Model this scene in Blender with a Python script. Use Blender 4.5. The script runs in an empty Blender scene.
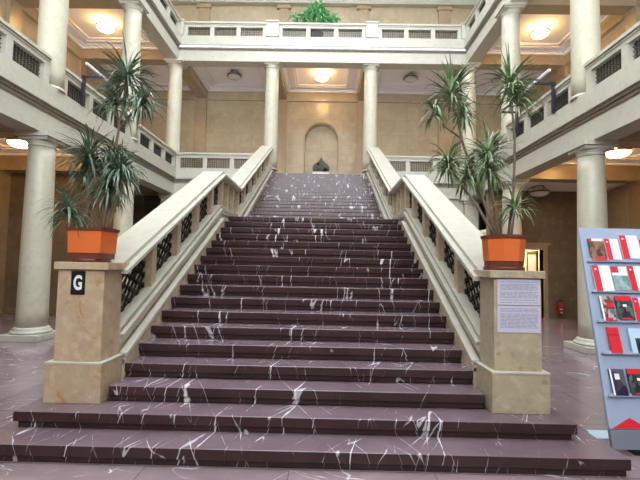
import bpy, bmesh, math, random
from mathutils import Vector, Matrix
random.seed(11)
C = bpy.context.scene.collection
PI = math.pi

# ------------------------------------------------------------------ colour / materials
def lin(c):
    return tuple(((v/12.92) if v <= 0.04045 else ((v+0.055)/1.055)**2.4) for v in [x/255 for x in c]) + (1,)

def mat(name, col, rough=0.5, metal=0.0, emis=None, es=0, spec=0.5, trans=0.0, alpha=1.0):
    m = bpy.data.materials.new(name); m.use_nodes = True
    b = m.node_tree.nodes['Principled BSDF']
    b.inputs['Base Color'].default_value = lin(col)
    b.inputs['Roughness'].default_value = rough
    b.inputs['Metallic'].default_value = metal
    b.inputs['Specular IOR Level'].default_value = spec
    if trans: b.inputs['Transmission Weight'].default_value = trans
    if emis:
        b.inputs['Emission Color'].default_value = lin(emis)
        b.inputs['Emission Strength'].default_value = es
    return m

class NT:
    def __init__(s, m): s.t = m.node_tree; s.n = s.t.nodes; s.l = s.t.links; s.b = s.n['Principled BSDF']
    def add(s, k, **kw):
        n = s.n.new(k)
        for a, v in kw.items():
            if a.startswith('_'): setattr(n, a[1:], v)
            else: n.inputs[a].default_value = v
        return n
    def link(s, a, b): s.l.new(a, b)
    def coords(s, scale=(1, 1, 1), world=True, rot=(0, 0, 0)):
        if world: g = s.add('ShaderNodeNewGeometry').outputs['Position']
        else: g = s.add('ShaderNodeTexCoord').outputs['Object']
        mp = s.add('ShaderNodeMapping'); mp.inputs['Scale'].default_value = scale; mp.inputs['Rotation'].default_value = rot; mp.vector_type = 'TEXTURE' if any(rot) else 'POINT'
        if any(rot): mp.inputs['Scale'].default_value = tuple(1/q for q in scale)
        s.link(g, mp.inputs['Vector']); return mp.outputs['Vector']
    def noise(s, v, scale, detail=4, rough=.55, dist=0):
        n = s.add('ShaderNodeTexNoise', Scale=scale, Detail=detail, Roughness=rough, Distortion=dist)
        s.link(v, n.inputs['Vector']); return n.outputs['Fac']
    def ramp(s, f, stops):
        r = s.add('ShaderNodeValToRGB'); e = r.color_ramp.elements
        while len(e) < len(stops): e.new(.5)
        for i, (p, c) in enumerate(stops): e[i].position = p; e[i].color = lin(c) if max(c) > 1 else (*c, 1)
        s.link(f, r.inputs['Fac']); return r.outputs['Color']
    def mix(s, f, a, b, mode='MIX'):
        n = s.add('ShaderNodeMix', _data_type='RGBA', _blend_type=mode)
        for sock, v in ((n.inputs[0], f), (n.inputs[6], a), (n.inputs[7], b)):
            if isinstance(v, bpy.types.NodeSocket): s.link(v, sock)
            elif isinstance(v, (int, float)): sock.default_value = v
            else: sock.default_value = lin(v)
        return n.outputs[2]
    def math(s, op, a, b=0.0):
        n = s.add('ShaderNodeMath', _operation=op)
        for i, v in enumerate((a, b)):
            if isinstance(v, bpy.types.NodeSocket): s.link(v, n.inputs[i])
            else: n.inputs[i].default_value = v
        return n.outputs[0]
    def warp(s, v, scale, amt):
        n = s.add('ShaderNodeTexNoise', Scale=scale, Detail=3); s.link(v, n.inputs['Vector'])
        a = s.add('ShaderNodeVectorMath', _operation='MULTIPLY_ADD'); s.link(n.outputs['Color'], a.inputs[0])
        a.inputs[1].default_value = (amt,)*3; s.link(v, a.inputs[2]); return a.outputs[0]
    def streaks(s, v, scale, width, mlo, mhi, mscale, det=1.6, dist=.12, level=.5):
        """thin level lines of a stretched noise, broken up by a coarse mask"""
        f = s.noise(v, scale, det, .5, dist)
        d = s.math('ABSOLUTE', s.math('SUBTRACT', f, level))
        mk = s.add('ShaderNodeMapRange'); s.link(s.noise(s.coords((1, .7, .7)), mscale, 3, .6), mk.inputs[0])
        mk.inputs[1].default_value = mlo; mk.inputs[2].default_value = mhi
        e = s.math('SUBTRACT', s.math('MULTIPLY', mk.outputs[0], width), d)
        k = s.add('ShaderNodeMapRange'); s.link(e, k.inputs[0]); k.inputs[1].default_value = 0; k.inputs[2].default_value = width*.3
        return k.outputs[0]
    def veins(s, v, scale, width, wscale=2.0, wamt=.5, mlo=.5, mhi=.6, mscale=1.3):
        w = s.warp(v, wscale, wamt)
        vo = s.add('ShaderNodeTexVoronoi', _feature='DISTANCE_TO_EDGE', Scale=scale)
        s.link(w, vo.inputs['Vector'])
        # width varies along the vein
        m = s.noise(v, mscale, 3); mk = s.add('ShaderNodeMapRange'); s.link(m, mk.inputs[0])
        mk.inputs[1].default_value = mlo; mk.inputs[2].default_value = mhi
        wd = s.math('MULTIPLY', mk.outputs[0], width)
        d = s.math('SUBTRACT', wd, vo.outputs['Distance'])
        k = s.add('ShaderNodeMapRange'); s.link(d, k.inputs[0]); k.inputs[1].default_value = 0; k.inputs[2].default_value = width*.35
        return k.outputs[0]

def stone(name, c1, c2, c3=None, rough=.35, scale=1.5, block=None, stain=None, world=True, joint=.72, bump=0):
    m = mat(name, c1, rough); t = NT(m); v = t.coords(world=world)
    f = t.noise(v, scale, 6, .6, .6)
    col = t.ramp(f, [(.3, c1), (.7, c2)])
    if c3:
        g = t.noise(v, scale*3.1, 5, .65); k = t.ramp(g, [(.5, (0, 0, 0)), (.72, (1, 1, 1))])
        col = t.mix(k, col, c3)
    if stain:
        g = t.noise(v, 5.5, 6, .7, 1.2); k = t.ramp(g, [(.56, (0, 0, 0)), (.66, (.75, .75, .75))])
        col = t.mix(k, col, stain)
    if block:
        # block joints drawn from world height and along-wall distance
        geo = t.add('ShaderNodeNewGeometry'); sp = t.add('ShaderNodeSeparateXYZ'); t.link(geo.outputs['Position'], sp.inputs[0])
        al = t.math('ADD', sp.outputs[0], sp.outputs[1])
        cb = t.add('ShaderNodeCombineXYZ'); t.link(al, cb.inputs[0]); t.link(sp.outputs[2], cb.inputs[1])
        br = t.add('ShaderNodeTexBrick', Scale=1.0); t.link(cb.outputs[0], br.inputs['Vector'])
        br.inputs['Mortar Size'].default_value = .006; br.inputs['Brick Width'].default_value = block[0]; br.inputs['Row Height'].default_value = block[1]
        br.inputs['Color1'].default_value = (1, 1, 1, 1); br.inputs['Color2'].default_value = (.93, .93, .93, 1); br.inputs['Mortar'].default_value = (joint,)*3+(1,)
        col = t.mix(1.0, col, br.outputs['Color'], 'MULTIPLY')
    t.link(col, t.b.inputs['Base Color'])
    return m

M = {}
M['lime'] = stone('pale_limestone', (186, 181, 165), (178, 173, 158), (169, 164, 149), rough=.45, scale=2.2)
M['column'] = stone('column_limestone', (190, 183, 162), (181, 174, 153), (172, 165, 144), rough=.34, scale=2.2)
M['wall'] = stone('tan_marble_wall', (190, 172, 144), (170, 152, 124), (196, 174, 142), rough=.22, scale=.9, block=(1.3, .75))
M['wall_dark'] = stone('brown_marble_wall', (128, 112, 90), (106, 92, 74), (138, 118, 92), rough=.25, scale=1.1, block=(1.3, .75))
M['newel'] = stone('honey_travertine', (186, 162, 134), (168, 145, 118), (194, 172, 146), rough=.34, scale=3.0, stain=(166, 118, 70))
M['newel2'] = stone('olive_travertine', (178, 163, 136), (162, 148, 122), (188, 173, 148), rough=.34, scale=3.0, stain=(140, 118, 82))
M['bal'] = stone('baluster_travertine', (190, 172, 142), (166, 148, 120), (204, 188, 158), rough=.36, scale=4)
M['pilaster'] = stone('tan_pilaster', (172, 150, 122), (156, 134, 108), (178, 154, 122), rough=.25, scale=1.4)
M['plaster'] = mat('white_ceiling_plaster', (250, 246, 250), .8)
M['mould'] = stone('taupe_stone_moulding', (140, 130, 114), (128, 118, 104), (118, 108, 94), rough=.5, scale=2.5)
M['grille'] = mat('dark_iron_grille', (66, 66, 64), .5, .5)
M['ironblack'] = mat('black_wrought_iron', (34, 32, 32), .45, .6)
M['brass'] = mat('aged_brass', (96, 74, 44), .35, .9)
M['litglass'] = mat('lit_lamp_glass', (255, 240, 205), .4, emis=(255, 205, 128), es=14)
M['glass'] = mat('frosted_lamp_glass', (214, 214, 210), .12)
M['bark'] = mat('grey_brown_bark', (116, 98, 80), .85)
M['soil'] = mat('dark_potting_soil', (52, 38, 30), .95)
M['orange'] = mat('orange_pot_wrap', (214, 104, 44), .5)
M['brownpl'] = mat('brown_pot_plastic', (104, 52, 36), .4)
M['white'] = mat('white_plastic', (226, 228, 230), .5)
M['black'] = mat('black_sign', (14, 14, 15), .4)
M['darkmetal'] = mat('dark_grey_metal', (58, 58, 66), .4, .6)
M['tube'] = mat('white_lamp_housing', (206, 206, 208), .35)
M['bronze'] = mat('grey_bronze', (72, 74, 68), .45, .5)
M['red'] = mat('red_enamel', (186, 28, 34), .35)
M['redprint'] = mat('red_print', (214, 34, 50), .5)
M['page'] = mat('white_page', (236, 236, 240), .6)
M['photo'] = None
M['panel'] = mat('grey_blue_panel', (158, 170, 192), .4)
M['panel_dark'] = mat('grey_lower_panel', (118, 122, 132), .4)
M['paleblue'] = mat('pale_blue_plate', (188, 214, 232), .3)
M['room'] = mat('cream_room_paint', (226, 206, 140), .8)
M['doorframe'] = mat('dark_door_frame', (54, 48, 44), .4)
M['ink'] = mat('grey_print_ink', (142, 142, 160), .7)
M['paper'] = mat('white_laminated_sheet', (196, 192, 206), .3)

def speckle(name, cols, scale):
    m = mat(name, cols[0], .4); t = NT(m); v = t.coords(world=False)
    vo = t.add('ShaderNodeTexVoronoi', Scale=scale); t.link(v, vo.inputs['Vector'])
    sp = t.add('ShaderNodeSeparateColor'); t.link(vo.outputs['Color'], sp.inputs[0])
    n = len(cols)
    c = t.ramp(sp.outputs[0], [((i+.0)/n, c) for i, c in enumerate(cols)])
    t.n[-1]
    t.link(c, t.b.inputs['Base Color']); return m
M['photo_a'] = speckle('street_photo_print', [(40, 36, 40), (150, 60, 60), (110, 118, 110), (60, 60, 70), (170, 170, 166)], 28)
M['photo_b'] = speckle('night_photo_print', [(26, 26, 32), (60, 66, 60), (110, 116, 104), (36, 34, 44)], 24)
M['photo_c'] = speckle('brown_photo_print', [(120, 84, 60), (150, 110, 76), (90, 60, 44), (60, 50, 60)], 20)
M['photo_d'] = speckle('teal_photo_print', [(120, 160, 164), (150, 176, 176), (96, 130, 130), (170, 186, 180)], 22)
M['photo_e'] = speckle('violet_cover_print', [(28, 24, 40), (60, 40, 76), (20, 20, 28), (90, 84, 100)], 12)

# dark red-brown marble of the steps
def red_marble(name, base1, base2, rough, vein=(214, 208, 212), tile=None, dens=1.0, patch=False, st=(1.5, .12, .15)):
    m = mat(name, base1, rough); t = NT(m); v = t.coords()
    col = t.ramp(t.noise(v, 2.2, 6, .65, .5), [(.3, base1), (.7, base2)])
    # broad sparse veins running across the slabs, and fine hair veins
    a = t.streaks(t.coords(st, rot=(0, .12, -.18)), 1.62*dens, .011, .47, .68, 2.6)
    b = t.streaks(t.coords(st, rot=(0, -.35, .45)), 2.2*dens, .010, .45, .72, 3.1, level=.54)
    c = t.streaks(t.coords(st, rot=(0, .30, -.55)), 2.4*dens, .009, .46, .72, 2.7, level=.46)
    for k, q in ((b, .6), (c, .6), (a, .9)): col = t.mix(t.math('MULTIPLY', k, q), col, vein)
    if patch:
        k = t.ramp(t.noise(t.coords((1.7, .25, .45)), 5.5, 3, .5), [(.62, (0, 0, 0)), (.67, (.8, .8, .8))])
        col = t.mix(k, col, vein)
    if tile:
        geo = t.add('ShaderNodeNewGeometry')
        br = t.add('ShaderNodeTexBrick', Scale=1.0); t.link(geo.outputs['Position'], br.inputs['Vector'])
        br.inputs['Mortar Size'].default_value = .004; br.inputs['Brick Width'].default_value = tile[0]; br.inputs['Row Height'].default_value = tile[1]
        br.inputs['Color1'].default_value = (1, 1, 1, 1); br.inputs['Color2'].default_value = (.78, .78, .8, 1); br.inputs['Mortar'].default_value = (.4, .4, .4, 1)
        col = t.mix(1.0, col, br.outputs['Color'], 'MULTIPLY')
    t.link(col, t.b.inputs['Base Color'])
    return m
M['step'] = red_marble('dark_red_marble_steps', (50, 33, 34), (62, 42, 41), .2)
M['step2'] = red_marble('dark_red_marble_upper_steps', (78, 58, 57), (94, 72, 70), .3, dens=1.5, patch=True)
M['floor'] = red_marble('red_marble_floor', (126, 108, 110), (144, 124, 126), .14, tile=(1.2, 1.2), st=(.3, .9, 1), dens=1.0)

def leafmat(name, c1, c2, c3):
    m = mat(name, c1, .38); t = NT(m)
    v = t.coords(world=False)
    col = t.ramp(t.noise(v, 9, 2), [(.3, c1), (.5, c2), (.7, c3)])
    t.link(col, t.b.inputs['Base Color']); return m
M['leaf'] = leafmat('dracaena_leaf', (62, 82, 56), (98, 118, 92), (148, 164, 144))
M['leaf2'] = leafmat('dracaena_leaf_bright', (70, 94, 52), (110, 134, 86), (164, 180, 144))
M['fern'] = leafmat('fresh_green_leaf', (72, 140, 80), (108, 176, 110), (146, 202, 146))

# ------------------------------------------------------------------ mesh helpers
def bm_new(): return bmesh.new()
def box(bm, x0, x1, y0, y1, z0, z1, mi=0):
    if x0 > x1: x0, x1 = x1, x0
    if y0 > y1: y0, y1 = y1, y0
    vs = [bm.verts.new(p) for p in [(x0,y0,z0),(x1,y0,z0),(x1,y1,z0),(x0,y1,z0),(x0,y0,z1),(x1,y0,z1),(x1,y1,z1),(x0,y1,z1)]]
    for f in [(0,3,2,1),(4,5,6,7),(0,1,5,4),(1,2,6,5),(2,3,7,6),(3,0,4,7)]:
        bm.faces.new([vs[i] for i in f]).material_index = mi
    return vs
def lathe(bm, prof, cx=0, cy=0, n=32, cap=True, smooth=True):
    rings = []
    for r, z in prof:
        rings.append([bm.verts.new((cx+r*math.cos(2*PI*i/n), cy+r*math.sin(2*PI*i/n), z)) for i in range(n)])
    for a, b in zip(rings, rings[1:]):
        for i in range(n):
            f = bm.faces.new([a[i], a[(i+1)%n], b[(i+1)%n], b[i]]); f.smooth = smooth
    if cap:
        bm.faces.new(rings[0][::-1]); bm.faces.new(rings[-1])
def band(bm, x0, x1, top, bot, mi=0):
    """solid between two polylines in the YZ plane, extruded from x0 to x1"""
    if x0 > x1: x0, x1 = x1, x0
    V = []
    for (yt, zt), (yb, zb) in zip(top, bot):
        V.append([bm.verts.new((x0,yt,zt)), bm.verts.new((x1,yt,zt)), bm.verts.new((x1,yb,zb)), bm.verts.new((x0,yb,zb))])
    for a, b in zip(V, V[1:]):
        for i in range(4):
            bm.faces.new([a[i], b[i], b[(i+1)%4], a[(i+1)%4]]).material_index = mi
    bm.faces.new(V[0]); bm.faces.new(V[-1][::-1])
def tube(bm, pts, rad, n=8):
    pts = [Vector(p) for p in pts]; rings = []
    for i, p in enumerate(pts):
        d = (pts[min(i+1, len(pts)-1)] - pts[max(i-1, 0)]).normalized()
        a = d.cross(Vector((0.13, 0.31, 1) if abs(d.z) < .9 else (1, .1, 0))).normalized(); b = d.cross(a)
        r = rad[i] if isinstance(rad, (list, tuple)) else rad
        rings.append([bm.verts.new(p + a*r*math.cos(2*PI*k/n) + b*r*math.sin(2*PI*k/n)) for k in range(n)])
    for a, b in zip(rings, rings[1:]):
        for k in range(n):
            f = bm.faces.new([a[k], a[(k+1)%n], b[(k+1)%n], b[k]]); f.smooth = True
    bm.faces.new(rings[0][::-1]); bm.faces.new(rings[-1])
def ring_frame(bm, x0, x1, y0, y1, z0, z1, w):
    box(bm, x0, x1, y0, y0+w, z0, z1); box(bm, x0, x1, y1-w, y1, z0, z1)
    box(bm, x0, x0+w, y0+w, y1-w, z0, z1); box(bm, x1-w, x1, y0+w, y1-w, z0, z1)

def obj(name, bm, m, parent=None, loc=None, bevel=0):
    me = bpy.data.meshes.new(name)
    bmesh.ops.recalc_face_normals(bm, faces=bm.faces[:])
    bm.to_mesh(me); bm.free()
    for k in (m if isinstance(m, list) else [m]): me.materials.append(k)
    o = bpy.data.objects.new(name, me); C.objects.link(o)
    if parent: o.parent = parent
    if loc: o.location = loc
    if bevel:
        b = o.modifiers.new('bevel', 'BEVEL'); b.width = bevel; b.segments = 2; b.limit_method = 'ANGLE'
    return o
def struct(name, bm, m, bevel=0):
    o = obj(name, bm, m, bevel=bevel); o['kind'] = 'structure'; return o
def tag(o, label, cat, group=None):
    o['label'] = label; o['category'] = cat
    if group: o['group'] = group
    return o
def thing(name, label, cat, loc=(0, 0, 0), group=None):
    o = bpy.data.objects.new(name, None); C.objects.link(o); o.location = loc; o.empty_display_size = .2
    return tag(o, label, cat, group)
def dup(root, loc, label, rotz=0, sx=None):
    r = root.copy(); C.objects.link(r); r.location = loc; r['label'] = label; r.rotation_euler = (0, 0, rotz)
    for ch in list(root.children):
        c = ch.copy(); C.objects.link(c); c.parent = r
        for g in ch.children:
            d = g.copy(); C.objects.link(d); d.parent = c
    return r

# ------------------------------------------------------------------ measures
RI, TR = .152, .3287            # riser, tread
N1, N2 = 18, 17
ZL = N1*RI                      # landing 2.736
Z1 = ZL + N2*RI                 # gallery floor 5.32
Y2 = 7.65                       # first nosing of the upper flight
HW = 1.876
FX, FY = 5.76, 13.0             # fascia planes of the court
CX, CY = 6.03, 13.27            # column axes
OX, OY = 9.93, 17.15            # outer walls
YB = -7.0
DZ = 5.5                        # storey height

# ------------------------------------------------------------------ floors, walls, ceilings
b = bm_new(); box(b, -OX, OX, YB, OY, -.2, 0); struct('floor', b, M['floor'])
def slab(z0, z1, nm, m):
    b = bm_new()
    box(b, -OX, -FX-.12, YB, OY, z0, z1); box(b, FX+.12, OX, YB, OY, z0, z1)
    box(b, -FX-.12, FX+.12, FY+.02, OY, z0, z1)
    struct(nm, b, m)
M['gfloor'] = stone('pale_gallery_floor', (206, 198, 190), (190, 182, 172), rough=.3, scale=1.2)  # floors out of sight, made pale to bounce light onto the ceilings
slab(5.10, Z1, 'floor', M['gfloor']); slab(5.05, 5.10, 'ceiling', M['plaster'])
slab(10.55, 10.82, 'floor', M['gfloor']); slab(10.50, 10.55, 'ceiling', M['plaster'])
b = bm_new()
for s in (-1, 1): box(b, s*4.9, s*OX, YB, OY, 16.3, 16.5)
box(b, -4.9, 4.9, 12.1, OY, 16.3, 16.5); struct('ceiling', b, M['plaster'])  # unseen roof, carried in over the court to shade the top storey
for s, nm in ((-1, 'wall_left'), (1, 'wall_right')):
    b = bm_new(); box(b, s*OX, s*(OX+.3), YB, OY, 0, 16.5); struct(nm, b, M['wall'])
b = bm_new()
wx = [(-9.4, -6.6), (-5.6, -2.1), (-1.7, 1.7), (2.1, 5.6), (6.6, 9.4)]  # unseen openings behind the camera, added and sized to let in fill light
for za, zb in ((0, 5.4), (10.4, 16.5)): box(b, -OX-.3, OX+.3, YB-.3, YB, za, zb)
edges = [-OX-.3] + [e for w_ in wx for e in w_] + [OX+.3]
for za, zb in ((5.4, 10.4),):
    for i in range(0, len(edges), 2): box(b, edges[i], edges[i+1], YB-.3, YB, za, zb)
struct('wall_front', b, M['wall'])
wn = 0
for za, zb in ((5.4, 10.4),):
    for xa, xb in wx:
        wn += 1; b = bm_new()
        for xx in (xa, (xa+xb)/2-.03, xb-.06): box(b, xx, xx+.06, YB-.2, YB-.12, za, zb)
        for zz in (za, (za+zb)/2, zb-.06): box(b, xa, xb, YB-.2, YB-.12, zz, zz+.06)
        struct('fill_window_%d' % wn, b, M['white'])

# back wall with the arched niche cut into it
b = bm_new()
nx, nz0, nzs, ndep = .83, Z1, 7.97, .45
y0, y1 = OY, OY+.6
box(b, -OX, -nx, y0, y1, 0, 16.5); box(b, nx, OX, y0, y1, 0, 16.5); box(b, -nx, nx, y0, y1, 0, nz0)
n = 20; zt = 16.5
arc = [(nx*math.cos(PI - PI*i/n), nzs + nx*math.sin(PI*i/n)) for i in range(n+1)]
for (xa, za), (xb, zb) in zip(arc, arc[1:]):
    q = [b.verts.new(p) for p in [(xa,y0,za),(xb,y0,zb),(xb,y0,zt),(xa,y0,zt)]]; b.faces.new(q)
    q = [b.verts.new(p) for p in [(xa,y0,za),(xb,y0,zb),(xb,y0+ndep,zb),(xa,y0+ndep,za)]]; b.faces.new(q)
box(b, -nx, nx, y0+ndep, y1+.05, nz0, nzs+nx+.02)
struct('wall_back', b, M['wall'])
# niche archivolt
b = bm_new()
for (xa, za), (xb, zb) in zip(arc, arc[1:]):
    k = 1.09
    pa, pb = (xa*k, nzs+(za-nzs)*k), (xb*k, nzs+(zb-nzs)*k)
    q = [(xa,za),(xb,zb),pb,pa]
    f = [b.verts.new((x, OY-.05, z)) for x, z in q]; g = [b.verts.new((x, OY+.01, z)) for x, z in q]
    b.faces.new(f)
    for i in range(4): b.faces.new([f[i], f[(i+1)%4], g[(i+1)%4], g[i]])
box(b, -nx*1.09, -nx, OY-.05, OY+.01, Z1, nzs); box(b, nx, nx*1.09, OY-.05, OY+.01, Z1, nzs)
struct('trim_1', b, M['pilaster'])

# wall under the rear gallery, and the two end walls of the ground aisles
b = bm_new(); box(b, -CX, -2.36, CY-.05, CY+.3, 0, 4.5); box(b, 2.36, CX, CY-.05, CY+.3, 0, 4.5)
box(b, -2.36, 2.36, CY+.0, CY+.3, 0, 4.5)
struct('wall_under_gallery', b, M['lime'])
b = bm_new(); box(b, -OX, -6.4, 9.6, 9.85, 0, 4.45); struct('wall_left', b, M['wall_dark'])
# right: wall with a doorway, lower ceiling before it
dx0, dx1, dzt, yw = 7.02, 7.92, 2.38, 11.2
b = bm_new(); box(b, CX+.0, dx0, yw, yw+.25, 0, 5.05); box(b, dx1, OX, yw, yw+.25, 0, 5.05); box(b, dx0, dx1, yw, yw+.25, dzt, 5.05)
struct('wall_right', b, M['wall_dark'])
b = bm_new(); box(b, CX+.3, OX, 9.64, yw, 4.46, 4.52); struct('ceiling', b, M['plaster'])
b = bm_new()
box(b, dx0-.14, dx0, yw-.04, yw+.27, 0, dzt); box(b, dx1, dx1+.14, yw-.04, yw+.27, 0, dzt); box(b, dx0-.14, dx1+.14, yw-.04, yw+.27, dzt, dzt+.16)
box(b, dx0-.2, dx1+.2, yw-.08, yw, dzt+.16, dzt+.24)
struct('door_frame', b, M['pilaster'])
# bright room seen through the doorway
b = bm_new(); box(b, CX, OX, yw+1.9, yw+2.0, 0, 3.2); struct('wall_back_room', b, M['room'])
b = bm_new(); box(b, CX, OX, yw+.25, yw+2.0, 3.0, 3.1); struct('ceiling', b, M['plaster'])
b = bm_new(); box(b, CX, CX+.1, yw+.25, yw+1.9, 0, 3.0); struct('wall_side_room', b, M['room'])
d = thing('door', 'dark-framed glazed door standing open in the right-hand doorway', 'door', (dx1-.03, yw+.27, 0))
d['kind'] = 'structure'; d.name = 'door_1'
b = bm_new(); 
box(b, -.05, 0, 0, .08, 0, 2.36); box(b, -.05, 0, .72, .8, 0, 2.36); box(b, -.05, 0, .08, .72, 0, .25); box(b, -.05, 0, .08, .72, 2.26, 2.36); box(b, -.05, 0, .08, .72, 1.15, 1.22)
obj('door_leaf_frame', b, M['doorframe'], d)
b = bm_new(); box(b, -.03, -.02, .08, .72, .25, 1.15); box(b, -.03, -.02, .08, .72, 1.22, 2.26); obj('door_pane', b, M['white'], d)
b = bm_new(); tube(b, [(-.05,.7,1.05),(-.1,.7,1.05),(-.1,.6,1.05)], .012); obj('door_handle', b, M['brass'], d)

# ------------------------------------------------------------------ entablatures (frieze, mouldings, curb) around the court
def court_band(name, zlo, zhi, fx, thick, m, gap=False):
    b = bm_new(); o = fx - FX          # inset of the face behind the fascia plane (positive = further back)
    yr = FY + o
    for s in (-1, 1):
        box(b, s*fx, s*(fx+thick), YB, yr, zlo, zhi)
    if gap:
        for s in (-1, 1): box(b, s*2.30, s*(fx+thick), yr, yr+thick, zlo, zhi)
    else: box(b, -(fx+thick), fx+thick, yr, yr+thick, zlo, zhi)
    return struct(name, b, m)
for k, dz in enumerate((0, DZ+.02)):
    z = dz
    court_band('trim_2', 4.44+z, 4.87+z, FX+.10, .50, M['lime'], gap=(k == 0))
    court_band('trim_3', 4.87+z, 4.93+z, FX+.13, .50, M['mould'], gap=(k == 0))
    court_band('trim_4', 4.93+z, 5.00+z, FX+.11, .50, M['mould'], gap=(k == 0))
    court_band('trim_5', 5.00+z, 5.07+z, FX+.07, .50, M['mould'], gap=(k == 0))
    court_band('trim_6', 5.07+z, 5.49+z-.04*k, FX, .52, M['lime'], gap=(k == 0))
# beams across the aisles on the column lines, and along outer walls
colY = [5.5, 9.38]
for dz in (0, DZ):
    b = bm_new()
    for yy in [1.62, -2.26] + colY:
        for s in (-1, 1): box(b, s*(CX+.33), s*OX, yy-.25, yy+.25, 4.45+dz, 5.06+dz)
    for s in (-1, 1):
        box(b, s*(CX+.33), s*OX, CY-.25, CY+.25, 4.45+dz, 5.06+dz)
    struct('trim_7', b, M['pilaster'])
    b = bm_new()
    if dz:
        for xx in (-CX, -2.03, 2.03, CX): box(b, xx-.25, xx+.25, FY+.6, OY, 4.45+dz, 5.06+dz)
    else:
        for xx in (-CX, CX): box(b, xx-.25, xx+.25, CY+.3, OY, 4.45+dz, 5.06+dz)
    struct('trim_8', b, M['pilaster'])
    # frieze band along the outer walls
    b = bm_new()
    for s in (-1, 1):
        box(b, s*(OX-.09), s*OX, YB, OY, 4.45+dz, 5.055+dz); box(b, s*(OX-.14), s*OX, YB, OY, 4.40+dz, 4.46+dz)
    box(b, -OX+.1, OX-.1, OY-.09, OY, 4.45+dz, 5.055+dz); box(b, -OX+.1, OX-.1, OY-.14, OY, 4.40+dz, 4.46+dz)
    struct('trim_9', b, M['wall'])
# pilasters on outer walls
b = bm_new()
for z0, z1 in ((0, 4.45), (Z1, 9.95), (10.82, 14.85)):
    for yy in [1.62, -2.26] + colY + [CY]:
        for s in (-1, 1): box(b, s*(OX-.12), s*OX, yy-.26, yy+.26, z0, z1)
    for xx in ((-2.03, 2.03) if z0 else ()): box(b, xx-.25, xx+.25, OY-.12, OY, z0, z1)
for z0, z1 in ((Z1, 9.95), (10.82, 14.85)):
    for xx in (-6.12, 6.12): box(b, xx-.3, xx+.3, OY-.12, OY, z0, z1)
for xx in (-6.12, -2.03, 2.03, 6.12): box(b, xx-.36, xx+.36, OY-.18, OY, 14.7, 14.9)
struct('trim_10', b, M['pilaster'])
# top entablature of the upper storey
b = bm_new()
box(b, -OX, OX, OY-.3, OY, 14.9, 15.6); box(b, -OX, OX, OY-.5, OY, 15.6, 16.3)
for s in (-1, 1): box(b, s*(OX-.3), s*OX, YB, OY-.3, 14.9, 15.6); box(b, s*(OX-.5), s*OX, YB, OY-.5, 15.6, 16.3)
struct('trim_11', b, M['lime'])
# baseboards of the outer walls
b = bm_new()
for s in (-1, 1): box(b, s*(OX-.03), s*OX, YB, 9.3, 0, .22)
box(b, -OX, -6.4, 9.57, 9.6, 0, .2); box(b, dx1+.15, OX, yw-.03, yw, 0, .12)
struct('baseboard_outer', b, M['wall_dark'])

# coffer frames on the ceilings
def coffer(b, x0, x1, y0, y1, z):
    ring_frame(b, x0, x1, y0, y1, z-.16, z+.01, .10)
    ring_frame(b, x0+.10, x1-.10, y0+.10, y1-.10, z-.09, z+.01, .09)
    ring_frame(b, x0+.42, x1-.42, y0+.42, y1-.42, z-.09, z+.01, .08)
    ring_frame(b, x0+.58, x1-.58, y0+.58, y1-.58, z-.06, z+.01, .06)
ys = [-2.26, 1.62, 5.5, 9.38, CY]
b = bm_new()
for s in (-1, 1):
    for ya, yb in zip(ys, ys[1:]):
        x0, x1 = sorted((s*(CX+.33), s*(OX-.09)))
        for z in (5.05, 10.5):
            if z < 6 and ya > 9: continue
            coffer(b, x0, x1, ya+.25, yb-.25, z)
    x0, x1 = sorted((s*(CX+.33), s*(OX-.09)))
    coffer(b, x0, x1, CY+.25, OY-.09, 10.5)
for xa, xb in ((-CX, -2.03), (-2.03, 2.03), (2.03, CX)):
    coffer(b, xa+.25, xb-.25, FY+.62, OY-.09, 10.5)
struct('trim_12', b, M['plaster'])

# ------------------------------------------------------------------ staircase
st = thing('staircase', 'broad dark red marble staircase with white veins rising to the gallery', 'staircase')
OV = .03
M['tread'] = red_marble('toplit_red_marble', (98, 80, 86), (116, 98, 103), .2)  # step marble lightened for the tread tops, overhead light put into the colour
M['tread2'] = red_marble('toplit_upper_red_marble', (84, 65, 65), (100, 80, 80), .3, dens=1.5, patch=True)  # same lightening by colour for the upper flight
def step(i, y, z, hw, depth, m, hw2=None):
    b = bm_new()
    sl = .092
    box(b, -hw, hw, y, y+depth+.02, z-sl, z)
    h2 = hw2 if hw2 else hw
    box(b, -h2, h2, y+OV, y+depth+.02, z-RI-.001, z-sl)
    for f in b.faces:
        if all(abs(v.co.z-z) < 1e-5 for v in f.verts): f.material_index = 1  # top faces take the marble with the light painted in
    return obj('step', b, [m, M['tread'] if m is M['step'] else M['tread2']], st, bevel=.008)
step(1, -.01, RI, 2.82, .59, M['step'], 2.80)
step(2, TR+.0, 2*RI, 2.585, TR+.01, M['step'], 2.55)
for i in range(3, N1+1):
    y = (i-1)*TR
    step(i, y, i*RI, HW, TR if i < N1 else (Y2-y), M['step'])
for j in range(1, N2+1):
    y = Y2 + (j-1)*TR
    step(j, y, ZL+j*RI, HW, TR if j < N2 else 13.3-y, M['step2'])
# platforms on which the newels stand (sides of the two lowest steps)
b = bm_new()
b.free()
for s in (-1, 1):
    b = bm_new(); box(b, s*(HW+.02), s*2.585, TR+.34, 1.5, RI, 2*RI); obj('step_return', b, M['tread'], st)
    b = bm_new(); box(b, s*(HW+.02), s*2.835, .58, 1.5, 0, RI); obj('step_return', b, M['tread'], st)

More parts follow.
